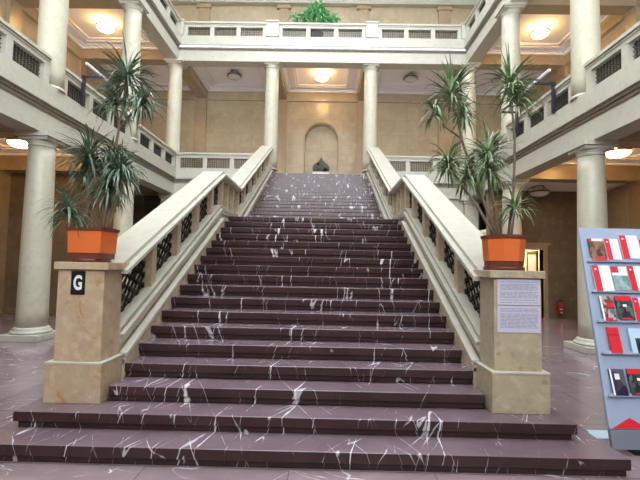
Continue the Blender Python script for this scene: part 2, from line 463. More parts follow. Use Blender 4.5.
# side walls carrying the balustrades, one thing per side with rails, balusters and grilles
def path(off, ya, yb):
    """polyline parallel to the handrail at height 'off' above the line of nosings"""
    zl = 3.64 - 1.08 + off
    k1 = (zl - off - RI)/.4624
    k2 = Y2 + (zl - off - ZL - RI)/.4624
    L = [(ya, RI + off + .4624*ya), (k1, zl), (k2, zl), (yb, ZL + RI + off + .4624*(yb-Y2))]
    return L
def zat(off, y):
    L = path(off, -5, 20)
    for (ya, za), (yb, zb) in zip(L, L[1:]):
        if ya <= y <= yb: return za + (zb-za)*(y-ya)/(yb-ya)
def lattice(b, s, xc, ya, yb, offlo, offhi):
    """ornate grille: diagonal bars with rosettes, filling a sheared opening"""
    def P(u, v): y = ya+(yb-ya)*u; return (xc, y, zat(offlo, y)*(1-v)+zat(offhi, y)*v)
    nu, nv = 4, 4
    for i in range(nu):
        for j in range(nv):
            u0, u1, v0, v1 = i/nu, (i+1)/nu, j/nv, (j+1)/nv
            for A, B in (((u0,v0),(u1,v1)), ((u0,v1),(u1,v0))):
                tube(b, [P(*A), P(*B)], .015, 4)
    for i in range(nu+1):
        for j in range(nv+1):
            c = Vector(P(i/nu, j/nv))
            ring = [b.verts.new((c.x-s*.014, c.y+.040*math.cos(a*PI/4), c.z+.040*math.sin(a*PI/4))) for a in range(8)]
            ring2 = [b.verts.new((c.x+s*.014, c.y+.040*math.cos(a*PI/4), c.z+.040*math.sin(a*PI/4))) for a in range(8)]
            b.faces.new(ring); b.faces.new(ring2)
            for a in range(8): b.faces.new([ring[a], ring[(a+1)%8], ring2[(a+1)%8], ring2[a]])
    for v in (0, 1):
        tube(b, [P(0, v), P(1, v)], .012, 4)
balY = [1.92+.915*i for i in range(4)] + [5.46, 5.98, 6.55, 7.15] + [7.98, 8.92, 9.86, 10.8, 11.74, 12.6]
for s, side in ((-1, 'left'), (1, 'right')):
    t = thing('stair_balustrade', 'pale stone stair balustrade rising on the %s-hand edge of the steps' % side, 'balustrade', (0, 0, 0), 'stair balustrades')
    YA, YE = 1.0, 13.0
    b = bm_new()
    base = lambda L: [(y, 0.0) for y, z in L]
    La = path(.02, YA, YE); band(b, s*(HW), s*2.36, La, [(y, .0 if y > 1.5 else .30) for y, z in La])
    L = path(.36, YA, YE); band(b, s*1.965, s*2.30, L, path(-.1, YA, YE))
    # inner lining between steps and the lower moulding
    obj('side_wall', b, M['bal'], t)
    b = bm_new()
    band(b, s*1.885, s*1.99, path(.075, YA, YE), path(-.02, YA, YE))
    band(b, s*1.86, s*1.95, path(.10, YA, YE), path(.055, YA, YE))
    band(b, s*1.915, s*2.0, path(.28, YA, YE), path(.2, YA, YE))
    band(b, s*1.90, s*1.99, path(.30, YA, YE), path(.265, YA, YE))
    band(b, s*1.94, s*2.32, path(.37, YA, YE), path(.34, YA, YE))
    obj('moulding', b, M['lime'], t)
    b = bm_new()
    lo = path(1.025, .93, YE)
    band(b, s*1.86, s*2.40, path(1.03, .93, YE), path(.985, .93, YE))
    band(b, s*1.93, s*2.34, path(1.085, .93, YE), path(1.028, .93, YE))
    band(b, s*1.90, s*2.36, path(.99, .99, YE), path(.955, .99, YE))
    obj('handrail', b, M['lime'], t)
    for y in balY:
        b = bm_new(); w = .075
        A = [(y-w, zat(.968, y-w)), (y+w, zat(.968, y+w))]; B = [(y-w, zat(.365, y-w)), (y+w, zat(.365, y+w))]
        band(b, s*1.98, s*2.14, A, B); obj('baluster', b, M['bal'], t)
    yy = [1.04] + balY
    for ya, yb in zip(yy, yy[1:]):
        b = bm_new(); lattice(b, s, s*2.08, ya+.08, yb-.08, .39, .95); obj('grille', b, M['ironblack'], t)

# newel pedestals
for s in (-1, 1):
    mt = M['newel'] if s < 0 else M['newel2']
    t = thing('newel_pedestal', ('honey stone newel pedestal carrying the black letter sign at the stair foot' if s < 0 else 'olive stone newel pedestal carrying two paper notices at the stair foot'),
              'pedestal', (s*2.19, .8, 2*RI), 'stair newel pedestals')
    X0, Z = s*2.19, 2*RI
    def bx(name, xa, xb, ya, yb, za, zb, m, bev=.006):
        b = bm_new(); box(b, s*xa-X0, s*xb-X0, ya-.8, yb-.8, za-Z, zb-Z); return obj(name, b, m, t, bevel=bev)
    bx('base', 1.91, 2.47, .57, 1.14, 2*RI, .68, mt)
    bx('base_moulding', 1.905, 2.475, .565, 1.14, .68, .70, M['lime'], .004)
    bx('shaft', 1.95, 2.42, .62, 1.0, .70, 1.61, mt)
    bx('cap', 1.90, 2.45, .59, 1.07, 1.61, 1.685, mt)

# ------------------------------------------------------------------ columns
def column(label, loc, h, plinth=True, group='gallery columns'):
    t = thing('column', label, 'column', loc, group)
    z = 0
    if plinth:
        b = bm_new(); box(b, -.42, .42, -.42, .42, 0, .13); obj('plinth', b, M['lime'], t, bevel=.01); z = .13
        prof = [(.38, z), (.40, z+.03), (.38, z+.06), (.345, z+.07), (.35, z+.10), (.325, z+.125), (.30, z+.14)]
        zb = z+.14
        b = bm_new(); lathe(b, prof, n=40); obj('base', b, M['lime'], t); z0 = zb
    else:
        b = bm_new(); lathe(b, [(.315, 0), (.32, .03), (.31, .06), (.295, .075)], n=40); obj('base', b, M['lime'], t); z0 = .075
    rb = .298 if plinth else .292
    b = bm_new(); H = h - .20
    prof = [(rb - (rb-.262)*(k/12)**1.6, z0+(H-z0)*k/12) for k in range(13)]
    lathe(b, prof, n=40); obj('shaft', b, M['column'], t)
    b = bm_new(); lathe(b, [(.262, H), (.28, H+.01), (.28, H+.03), (.262, H+.04), (.265, H+.07), (.295, H+.11), (.30, H+.13), (.28, H+.13)], n=40); obj('capital', b, M['lime'], t)
    b = bm_new(); box(b, -.315, .315, -.315, .315, h-.07, h); obj('abacus', b, M['lime'], t, bevel=.006)
    return t
def pad(bm, x, y, z): box(bm, x-.37, x+.37, y-.37, y+.37, z-.10, z)
Hg, Hu = 4.44-.09, 9.95-5.49-.09+.02
names0 = {1.62: 'ground floor column nearest the camera on the %s', 5.5: None, 9.38: None}
lab0 = {(-1, 5.5): 'thick ground floor column standing left of the lettered pedestal', (1, 5.5): 'thick ground floor column standing just behind the brochure stand',
        (-1, 9.38): 'ground floor column behind the left potted dracaena', (1, 9.38): 'ground floor column behind the right potted dracaena',
        (-1, 1.62): 'ground floor column outside the left edge of the view', (1, 1.62): 'ground floor column outside the right edge of the view'}
lab1 = {(-1, 5.5): 'gallery column rising above the thick ground column at the far left', (1, 5.5): 'gallery column rising above the brochure stand',
        (-1, 9.38): 'gallery column above the left dracaena, on the left side gallery', (1, 9.38): 'gallery column behind the tallest right dracaena head, on the right side gallery',
        (-1, 1.62): 'gallery column above the left edge of the view', (1, 1.62): 'gallery column above the right edge of the view'}
cg = cu = None
padb = bm_new()
for s in (-1, 1):
    for y in (5.5, 9.38):
        if cg is None: cg = column(lab0[(s, y)], (s*CX, y, 0), Hg, True, 'ground floor columns')
        else: dup(cg, (s*CX, y, 0), lab0[(s, y)])
        if cu is None: cu = column(lab1[(s, y)], (s*CX, y+.12*(y < 6), 5.49), Hu, False, 'upper gallery columns')
        else: dup(cu, (s*CX, y+.12*(y < 6), 5.49), lab1[(s, y)])
        pad(padb, s*CX, y, 4.445); pad(padb, s*CX, y, 9.965)
    dup(cu, (s*CX, CY, 5.49), 'gallery column in the rear %s corner of the court' % ('left' if s < 0 else 'right'))
    dup(cu, (s*2.03, CY, 5.49), 'gallery column beside the top of the stairs, %s of the niche' % ('left' if s < 0 else 'right'))
    pad(padb, s*CX, CY, 9.965); pad(padb, s*2.03, CY, 9.965); pad(padb, s*CX, CY-.0, 4.445)
struct('trim_13', padb, M['lime'])
# corner piers on the ground floor
b = bm_new()
for s in (-1, 1):
    box(b, s*(CX-.24), s*(CX+.3), CY-.27, CY+.3, 0, 4.25); box(b, s*(CX-.30), s*(CX+.34), CY-.33, CY+.3, 4.25, 4.35)
struct('trim_14', b, M['column'])

# ------------------------------------------------------------------ gallery balustrades
def balustrade(label, length, post_w, panels=3, zb=0, wide=0.0, group=None, grille=True, hh=.63):
    """runs along +X from 0 to length, centred on y=0, z=0 at the curb top"""
    t = thing('gallery_balustrade', label, 'balustrade', (0, 0, 0), group)
    th = .10
    b = bm_new(); box(b, 0, length, -th-.02, th+.02, hh-.12, hh-.085); box(b, 0, length, -th-.05, th+.05, hh-.07, hh); box(b, 0, length, -th, th, hh-.21, hh-.06)
    obj('coping', b, M['lime'], t)
    mw = .17; ow = (length - 2*post_w - (panels-1)*mw)/panels
    x = 0; xs = []
    for k in range(panels+1):
        w = post_w if k in (0, panels) else mw
        b = bm_new(); box(b, x, x+w, -th, th, 0, hh-.2); obj('post', b, M['lime'], t)
        x += w
        if k < panels: xs.append(x); x += ow
    for x in xs:
        b = bm_new(); n = max(4, round(ow/.092)); r = .013; z1 = hh-.2
        for i in range(1, n): box(b, x+ow*i/n-r, x+ow*i/n+r, -.015, .015, 0, z1)
        m = 5
        for j in range(0, m+1):
            zz = z1*j/m; box(b, x, x+ow, -.008, .008, max(0, zz-.008), min(z1, zz+.008))
        for i in range(n):
            for j in range(m):
                cx_, cz_ = x+ow*(i+.5)/n, z1*(j+.5)/m
                box(b, cx_-.012, cx_+.012, -.01, .01, cz_-.012, cz_+.012)
        obj('grille', b, M['grille'], t)
    return t
zc1, zc2 = 5.49, 10.97
bx_ = 5.90
# side galleries (first and second level)
proto = None
for lv, zc in ((1, zc1), (2, zc2)):
    segs = [(1.62, 5.5), (5.5, 9.38), (9.38, CY)]
    names = ['nearest', 'middle', 'far']
    for s in (-1, 1):
        for k, (ya, yb) in enumerate(segs):
            side = 'left' if s < 0 else 'right'
            lab = '%s stretch of pierced stone balustrade on the %s side of the %s gallery' % (names[k], side, 'lower' if lv == 1 else 'top')
            if lv == 1: L0, L1 = ya+.24, yb-.24
            else: L0, L1 = ya+.26, yb-.26
            if lv == 2 and k == 2: L1 = CY-.40
            if k == 2 and lv == 1: L1 = CY-.24
            Ln = L1-L0
            t = balustrade(lab, Ln, .17, 3, hh=(.63 if lv == 1 else .60), group='side gallery balustrades')
            t.location = (s*bx_, L0, zc); t.rotation_euler = (0, 0, PI/2)
# rear gallery
yr = FY + .14
for x0, x1, lab in ((-CX+.24, -2.36, 'rear lower gallery balustrade left of the stairs'), (2.36, CX-.24, 'rear lower gallery balustrade right of the stairs')):
    t = balustrade(lab, x1-x0, .17, 3, group='rear gallery balustrades'); t.location = (x0, yr, zc1)
for x0, x1, lab in ((-5.66, -2.29, 'rear top gallery balustrade in the left bay'), (-1.77, 1.77, 'rear top gallery balustrade in the middle bay under the fern'), (2.29, 5.66, 'rear top gallery balustrade in the right bay')):
    t = balustrade(lab, x1-x0, .14, 3, hh=.60, group='rear gallery balustrades'); t.location = (x0, yr, zc2)
def ped(x, y, w, lab):
    b = bm_new(); box(b, -w/2, w/2, -w/2+.05, w/2-.05, 0, .60); box(b, -w/2-.008, w/2+.008, -w/2+.01, w/2-.01, .60, .66)
    o = obj('balustrade_pedestal', b, M['lime'], None, (x, y, zc2)); tag(o, lab, 'pedestal', 'top gallery pedestals'); return o
ped(-2.03, yr+.02, .50, 'pale pedestal in the top balustrade, left of the fern')
ped(2.03, yr+.02, .50, 'pale pedestal in the top balustrade, right of the fern')
for s in (-1, 1):
    ped(s*5.93, yr+.02, .52, 'corner pedestal of the top balustrade at the rear %s' % ('left' if s < 0 else 'right'))
    for y in (5.5, 9.38): ped(s*5.93, y, .50, 'top balustrade pedestal above the %s %s side column' % ('nearer' if y < 6 else 'farther', 'left' if s < 0 else 'right'))

# ------------------------------------------------------------------ ceiling lamps
def lamp(label, loc, lit):
    t = thing('ceiling_lamp', label, 'lamp', loc, 'ceiling lamps')
    g = M['litglass'] if lit else M['glass']
    b = bm_new(); lathe(b, [(.02, -.36), (.12, -.35), (.21, -.32), (.275, -.27), (.30, -.22), (.29, -.20), (.16, -.03), (.14, -.02)], n=28, cap=True); obj('bowl', b, g, t)
    b = bm_new(); lathe(b, [(.295, -.225), (.325, -.215), (.325, -.185), (.30, -.175), (.28, -.185)], n=28, cap=False)
    obj('ring', b, M['brass'], t)
    b = bm_new(); lathe(b, [(.14, -.02), (.14, 0)], n=20); obj('ceiling_rose', b, M['brass'], t)
    for k in range(3):
        b = bm_new(); a = 2*PI*k/3+.4; ca, sa = math.cos(a), math.sin(a)
        tube(b, [(.10*ca, .10*sa, -.01), (.24*ca, .24*sa, -.03), (.38*ca, .38*sa, -.10), (.38*ca, .38*sa, -.17), (.31*ca, .31*sa, -.20)], .013, 6); obj('arm', b, M['brass'], t)
    b = bm_new(); lathe(b, [(.012, -.40), (.022, -.39), (.022, -.37), (.01, -.355)], n=10); obj('finial', b, M['brass'], t)
    return t
xl = 7.97
L1_ = lamp('lit ceiling lamp under the left lower gallery, beside the thick column', (-xl, 7.44, 5.05), True)
L2_ = lamp('unlit ceiling lamp in the rear left bay of the lower gallery', (-4.05, 15.2, 10.5), False)
dup(L1_, (xl, 7.44, 5.05), 'lit ceiling lamp above the brochure stand, under the right gallery')
dup(L1_, (-xl, 11.32, 10.5), 'lit ceiling lamp high on the left side gallery')
dup(L1_, (xl, 11.32, 10.5), 'lit ceiling lamp high on the right side gallery')
dup(L1_, (0, 15.2, 10.5), 'lit ceiling lamp above the arched niche')
dup(L2_, (4.05, 15.2, 10.5), 'unlit ceiling lamp in the rear right bay of the lower gallery')
dup(L2_, (-8.2, 15.3, 10.5), 'unlit ceiling lamp in the far left corner of the lower gallery')
dup(L2_, (8.1, 15.3, 10.5), 'unlit ceiling lamp in the far right corner of the lower gallery')
dup(L2_, (7.35, 10.3, 4.46), 'unlit ceiling lamp in front of the doorway at right')

# ------------------------------------------------------------------ spot bars on the side galleries
for s, Lt in ((-1, 1.65), (1, 2.6)):
    t = thing('spotlight_bar', 'white tube lamp on a dark bracket fixed to the %s gallery balustrade' % ('left' if s < 0 else 'right'), 'lamp', (s*5.74, 6.42, 5.5), 'tube lamps on brackets')
    b = bm_new(); box(b, -.035, .035, -.04, .04, -.02, .74); obj('bracket_post', b, M['darkmetal'], t)
    b = bm_new(); box(b, 0, -s*.44, -.025, .025, .68, .74); obj('arm', b, M['darkmetal'], t)
    b = bm_new(); tube(b, [(-s*.42, -.62, .75), (-s*.42, Lt-.62, .75)], .035, 10); obj('tube_housing', b, M['tube'], t)
    if s > 0:
        b = bm_new(); box(b, -s*.05, -s*.44, Lt-.72, Lt-.67, .68, .72); box(b, -.04, .02, Lt-.72, Lt-.67, .1, .72); obj('rear_arm', b, M['darkmetal'], t)

# ------------------------------------------------------------------ niche sculpture
t = thing('niche_sculpture', 'dark grey pointed sculpture on a pedestal in the arched niche', 'sculpture', (0, OY+.16, Z1))
b = bm_new(); box(b, -.36, .36, -.22, .22, 0, .95); box(b, -.42, .42, -.26, .26, .95, 1.02); obj('pedestal', b, M['lime'], t)
b = bm_new(); box(b, -.40, .40, -.27, -.24, .84, .96); obj('white_plate', b, M['page'], t)
b = bm_new()
prof = [(-.38, 1.02), (-.42, 1.16), (-.42, 1.30), (-.34, 1.42), (-.20, 1.52), (-.10, 1.62), (0, 1.80), (.10, 1.62), (.20, 1.52), (.34, 1.42), (.42, 1.30), (.42, 1.16), (.38, 1.02)]
F = [b.verts.new((x, -.09, z)) for x, z in prof]; G = [b.verts.new((x*1.0, .09, z)) for x, z in prof]; cF = b.verts.new((0, -.2, 1.3)); cG = b.verts.new((0, .15, 1.3))
for i in range(len(prof)):
    j = (i+1) % len(prof)
    b.faces.new([F[i], F[j], cF]); b.faces.new([G[j], G[i], cG]); b.faces.new([F[i], F[j], G[j], G[i]])
obj('carving', b, stone('mottled_bronze', (96, 98, 90), (44, 46, 44), (120, 124, 116), rough=.5, scale=6, world=False), t)
for px, pz, r in ((-.14, 1.42, .07), (.22, 1.14, .1), (-.16, 1.15, .05)):
    b = bm_new(); bmesh.ops.create_uvsphere(b, u_segments=10, v_segments=8, radius=r); bmesh.ops.translate(b, vec=(px, -.17, pz), verts=b.verts); obj('relief_boss', b, M['black'], t)

# ------------------------------------------------------------------ fire extinguisher
t = thing('fire_extinguisher', 'red fire extinguisher hanging on the wall beside the doorway', 'fire extinguisher', (8.42, yw-.11, .16))
b = bm_new(); lathe(b, [(.07, 0), (.085, .02), (.085, .36), (.07, .41), (.03, .44)], n=20); obj('cylinder_body', b, M['red'], t)
b = bm_new(); lathe(b, [(.028, .43), (.028, .49)], n=12); box(b, -.02, .09, -.015, .015, .49, .51); box(b, -.02, .08, -.015, .015, .46, .475); obj('valve', b, M['black'], t)
b = bm_new(); tube(b, [(-.02, 0, .47), (-.10, -.01, .44), (-.12, -.01, .3), (-.10, -.02, .12)], .012, 6); obj('hose', b, M['black'], t)
b = bm_new(); box(b, -.045, .045, -.088, -.08, .16, .2); box(b, -.035, .035, -.088, -.08, .05, .09); obj('label', b, M['page'], t)
b = bm_new(); box(b, -.02, .02, .08, .11, .1, .42); obj('wall_bracket', b, M['black'], t)

# ------------------------------------------------------------------ letter sign and notices
def text_mesh(s, size, ext=.002, off=0):
    cu = bpy.data.curves.new('txt', 'FONT'); cu.body = s; cu.size = size; cu.extrude = ext; cu.offset = off
    o = bpy.data.objects.new('txt', cu); C.objects.link(o)
    bpy.context.view_layer.update()
    me = bpy.data.meshes.new_from_object(o.evaluated_get(bpy.context.evaluated_depsgraph_get()))
    bpy.data.objects.remove(o); return me
t = thing('letter_sign', 'small black plate with a white letter G on the left pedestal', 'sign', (-2.21, .618, 1.36))
b = bm_new(); box(b, -.07, .07, -.006, 0, 0, .235); obj('plate', b, M['black'], t)
me = text_mesh('G', .19, .002, .006); me.name = 'letter'
xs = [v.co.x for v in me.vertices]; zs = [v.co.y for v in me.vertices]
cx_, cy_ = (min(xs)+max(xs))/2, (min(zs)+max(zs))/2; W_, H_ = max(xs)-min(xs), max(zs)-min(zs)
for v in me.vertices:
    x, y, z = v.co; v.co = ((x-cx_)*.085/W_, -.009 + z*.5, (y-cy_)*.15/H_ + .12)
me.materials.clear(); me.materials.append(M['white'])
o = bpy.data.objects.new('letter', me); C.objects.link(o); o.parent = t
for z0, z1, lab in ((1.345, 1.60, 'upper of two printed paper notices on the right pedestal'), (1.075, 1.335, 'lower of two printed paper notices on the right pedestal')):
    t = thing('notice', lab, 'notice', (2.195, .618, z0), 'paper notices')
    h = z1-z0
    b = bm_new(); box(b, -.212, .212, -.004, 0, 0, h); obj('sheet', b, M['paper'], t)
    b = bm_new(); rr = random.Random(int(z0*100)); z = h-.03
    while z > .02:
        x = -.185
        while x < .17:
            w = rr.uniform(.02, .07); box(b, x, min(x+w, .187), -.0052, -.0045, z, z+.006); x += w+.008
        z -= .0135 if rr.random() > .16 else .024
    obj('printed_text', b, M['ink'], t)

# ------------------------------------------------------------------ potted dracaenas
def leaf_head(b, c, R, n, rnd, droop, w=.014):
    c = Vector(c)
    for i in range(n):
        az = rnd.uniform(0, 2*PI); el = rnd.uniform(-.45, 1.35)
        L = R*rnd.uniform(1.15, 1.8)
        d = Vector((math.cos(az)*math.cos(el), math.sin(az)*math.cos(el), math.sin(el)))
        side = d.cross(Vector((0, 0, 1)))
        if side.length < .1: side = Vector((1, 0, 0))
        side.normalize()
        p = c + d*.01 + Vector((0, 0, rnd.uniform(-.07, .05))); seg = 6; prev = None; vel = d.copy()
        g = droop*rnd.uniform(.6, 1.5)
        for k in range(seg+1):
            u = k/seg; ww = w*rnd.uniform(.95, 1.05)*(1-u**2.2)*(.65+.8*u if u < .4 else .97) + .0008
            nn = vel.cross(side).normalized()
            a, m_, e = b.verts.new(p-side*ww), b.verts.new(p-nn*ww*.25), b.verts.new(p+side*ww)
            if prev:
                b.faces.new([prev[0], prev[1], m_, a]).smooth = True; b.faces.new([prev[1], prev[2], e, m_]).smooth = True
            prev = (a, m_, e)
            vel = (vel + Vector((0, 0, -g*(.25+u)))).normalized(); p = p + vel*(L/seg)
def pot(t, sides, rot, w0, w1, cx):
    k = 1/math.cos(PI/sides)
    def ngon(b, r0, r1, z0, z1):
        A = [b.verts.new((cx+r0*k*math.cos(2*PI*i/sides+rot), r0*k*math.sin(2*PI*i/sides+rot), z0)) for i in range(sides)]
        B = [b.verts.new((cx+r1*k*math.cos(2*PI*i/sides+rot), r1*k*math.sin(2*PI*i/sides+rot), z1)) for i in range(sides)]
        b.faces.new(A[::-1]); b.faces.new(B)
        for i in range(sides): b.faces.new([A[i], A[(i+1)%sides], B[(i+1)%sides], B[i]])
    b = bm_new(); ngon(b, w1, w1+(w0-w1)*.2, .035, .10); o = obj('pot', b, M['brownpl'], t, bevel=.004)
    b = bm_new(); ngon(b, w1+(w0-w1)*.2+.006, w0+.003, .095, .325); obj('orange_wrap', b, M['orange'], o, bevel=.004)
    b = bm_new(); ngon(b, w0+.012, w0+.018, .325, .36); obj('rim', b, M['brownpl'], o, bevel=.004)
    b = bm_new(); ngon(b, w0-.01, w0-.01, .355, .366); obj('soil', b, M['soil'], o)
    b = bm_new(); lathe(b, [(w1+.03, 0), (w0+.005, .02), (w0+.012, .036), (w0-.01, .036)], cx=cx, n=32); obj('saucer', b, M['brownpl'], t)
def plant(label, x0, heads, stems, lm, sides, rot, seed, w0, w1):
    y0 = .835; z0 = 1.685
    t = thing('potted_dracaena', label, 'potted plant', (x0, y0, z0), 'potted dracaenas')
    pot(t, sides, rot, w0, w1, 0)
    rnd = random.Random(seed)
    for pts, r in stems:
        b = bm_new(); q = [(p[0]-x0, p[2], p[1]-z0) for p in pts]
        # smooth the stem a little
        sm = []
        for a, c in zip(q, q[1:]):
            for k in range(4): sm.append(tuple(a[i]+(c[i]-a[i])*k/4 for i in range(3)))
        sm.append(q[-1])
        tube(b, sm, [r*(1-.45*i/len(sm)) for i in range(len(sm))], 8); obj('stem', b, M['bark'], t)
    for (x, y, z, R, n, dr) in heads:
        b = bm_new(); leaf_head(b, (x-x0, y, z-z0), R, int(n*1.5), rnd, dr*1.35, .0115); obj('leaf_cluster', b, lm, t)
LH = [(-2.26, -.05, 2.80, .25, 85, .22), (-1.95, .0, 2.66, .25, 100, .34), (-2.42, -.1, 2.20, .23, 60, .28), (-1.92, 0, 3.70, .27, 75, .20),
      (-1.76, .02, 3.42, .20, 50, .45), (-2.05, .05, 3.42, .20, 50, .4), (-2.10, .1, 2.78, .2, 60, .35), (-2.08, .02, 2.48, .21, 70, .45), (-2.35, .05, 2.62, .18, 45, .4)]
LS = [([(-2.27, 2.04, -.03), (-2.24, 2.40, -.04), (-2.26, 2.80, -.05)], .020), ([(-2.12, 2.04, .02), (-2.08, 2.46, .05), (-2.04, 2.9, .05), (-1.97, 3.34, .02), (-1.92, 3.70, 0)], .020),
      ([(-2.34, 2.04, -.06), (-2.44, 2.22, -.1)], .014), ([(-2.17, 2.04, .06), (-2.10, 2.3, .1), (-2.08, 2.5, .08)], .014), ([(-2.05, 2.04, 0), (-1.96, 2.36, 0), (-1.95, 2.66, 0)], .017),
      ([(-2.0, 3.15, .04), (-1.9, 3.25, .02), (-1.76, 3.42, .02)], .012), ([(-2.0, 3.12, .04), (-2.05, 3.42, .05)], .012), ([(-2.06, 2.6, .05), (-2.10, 2.78, .1)], .012), ([(-2.25, 2.42, -.04), (-2.35, 2.62, .05)], .012)]
plant('tall potted dracaena in an orange pot on the lettered left pedestal', -2.20, LH, LS, M['leaf'], 4, PI/4, 3, .172, .158)
RH = [(1.60, 0, 3.58, .22, 60, .16), (1.42, .02, 3.37, .16, 34, .4), (1.73, .03, 3.36, .17, 34, .4), (2.22, 0, 3.69, .25, 60, .14), (2.33, .04, 3.52, .20, 46, .22),
      (1.56, 0, 2.80, .2, 60, .3), (1.76, .04, 2.68, .17, 45, .42), (1.98, 0, 2.92, .22, 50, .12), (2.0, .05, 2.74, .22, 70, .45), (2.24, -.05, 2.34, .19, 40, .25)]
RS = [([(2.19, 2.04, 0), (2.26, 2.54, .02), (2.28, 3.08, .03), (2.25, 3.41, .02), (2.22, 3.69, 0)], .016), ([(2.04, 2.04, -.02), (1.85, 2.37, -.02), (1.70, 2.59, 0), (1.56, 2.80, 0)], .017),
      ([(2.09, 2.04, .04), (1.97, 2.37, .05), (1.85, 2.69, .05), (1.72, 3.05, .03), (1.66, 3.34, .02), (1.60, 3.58, 0)], .019), ([(2.12, 2.04, .05), (2.07, 2.37, .06), (2.0, 2.74, .05), (1.98, 2.92, 0)], .018),
      ([(2.2, 2.04, -.05), (2.24, 2.34, -.05)], .014), ([(1.70, 3.1, .03), (1.52, 3.22, .02), (1.42, 3.37, .02)], .011), ([(1.69, 3.2, .03), (1.73, 3.36, .03)], .011),
      ([(2.27, 3.2, .03), (2.33, 3.52, .04)], .011), ([(1.74, 2.55, 0), (1.76, 2.68, .04)], .011)]
plant('tall leggy potted dracaena in an orange pot on the right pedestal with notices', 2.14, RH, RS, M['leaf2'], 8, PI/8, 8, .195, .175)

# fern on the top gallery
t = thing('potted_fern', 'bushy bright green fern behind the top gallery balustrade', 'potted plant', (-.28, 13.50, 10.82))
b = bm_new(); lathe(b, [(.22, 0), (.30, .5), (.33, .56), (.28, .56)], n=24); obj('pot', b, M['brownpl'], t)
rnd = random.Random(5); b = bm_new()
for (x, z, R, n) in ((-.05, 1.3, .36, 120), (.28, 1.25, .32, 130), (-.15, 1.55, .3, 110), (.15, 1.62, .26, 90), (-.86, 1.2, .27, 70), (.72, 1.14, .28, 100), (-.45, 1.3, .22, 70), (.42, 1.05, .28, 80), (-.42, 1.12, .26, 80), (.4, .95, .2, 40)):
    leaf_head(b, (x, rnd.uniform(-.1, .1)-.1, z), R, n, rnd, .45, .02)
obj('foliage', b, M['fern'], t)
b = bm_new()
for x, z in ((0, 1.3), (.28, 1.25), (-.15, 1.55), (-.72, 1.2), (.62, 1.12)): tube(b, [(0, 0, .5), (x*.5, -.05, .7), (x, -.1, z)], .012, 6)
obj('stem', b, M['bark'], t)

# ------------------------------------------------------------------ brochure stand and brochures
TILT = math.atan(.22)
KX, KY = 2.95, .40
k = thing('brochure_stand', 'grey-blue tilted brochure stand at the right edge of the view', 'display stand', (KX, KY, 0))
R = Matrix.Rotation(-TILT, 4, 'X')
def kp(u, v, w=0):      # u along the panel, v up the panel, w out of the panel towards the viewer
    return Vector((u, v*math.sin(TILT) - w*math.cos(TILT), v*math.cos(TILT) + w*math.sin(TILT)))
def kbox(b, u0, u1, v0, v1, w0, w1, mi=0):
    vs = [b.verts.new(kp(u, v, w)) for u, v, w in [(u0,v0,w0),(u1,v0,w0),(u1,v1,w0),(u0,v1,w0),(u0,v0,w1),(u1,v0,w1),(u1,v1,w1),(u0,v1,w1)]]
    for f in [(0,3,2,1),(4,5,6,7),(0,1,5,4),(1,2,6,5),(2,3,7,6),(3,0,4,7)]: b.faces.new([vs[i] for i in f]).material_index = mi
V = 1/math.cos(TILT)
KW = 1.25
b = bm_new(); kbox(b, 0, KW, .23*V, 2.15*V, -.03, 0); obj('back_panel', b, M['panel'], k, bevel=.004)
b = bm_new(); kbox(b, 0, KW, .06*V, .225*V, -.03, .004); obj('lower_panel', b, M['panel_dark'], k)
b = bm_new(); box(b, .22, KW, .03, .40, 0, .06); obj('plinth', b, M['black'], k)
b = bm_new(); box(b, -.04, .75, .36, .58, 0, .02); obj('foot_plate', b, M['paleblue'], k)
rows = [1.80, 1.49, 1.20, .90, .52]
for z in rows:
    b = bm_new(); kbox(b, .03, KW-.02, (z-.012)*V, (z-.006)*V, 0, .03); kbox(b, .03, KW-.02, (z-.012)*V, (z+.02)*V, .028, .031); obj('ledge', b, M['panel'], k)
b = bm_new()
q = [kp(.03, .235*V, .001), kp(.37, .235*V, .001), kp(.20, .325*V, .001)]; q2 = [kp(.03, .235*V, .004), kp(.37, .235*V, .004), kp(.20, .325*V, .004)]
A = [b.verts.new(p) for p in q]; B = [b.verts.new(p) for p in q2]; b.faces.new(A[::-1]); b.faces.new(B)
for i in range(3): b.faces.new([A[i], A[(i+1)%3], B[(i+1)%3], B[i]])
obj('red_triangle_emblem', b, M['redprint'], k)

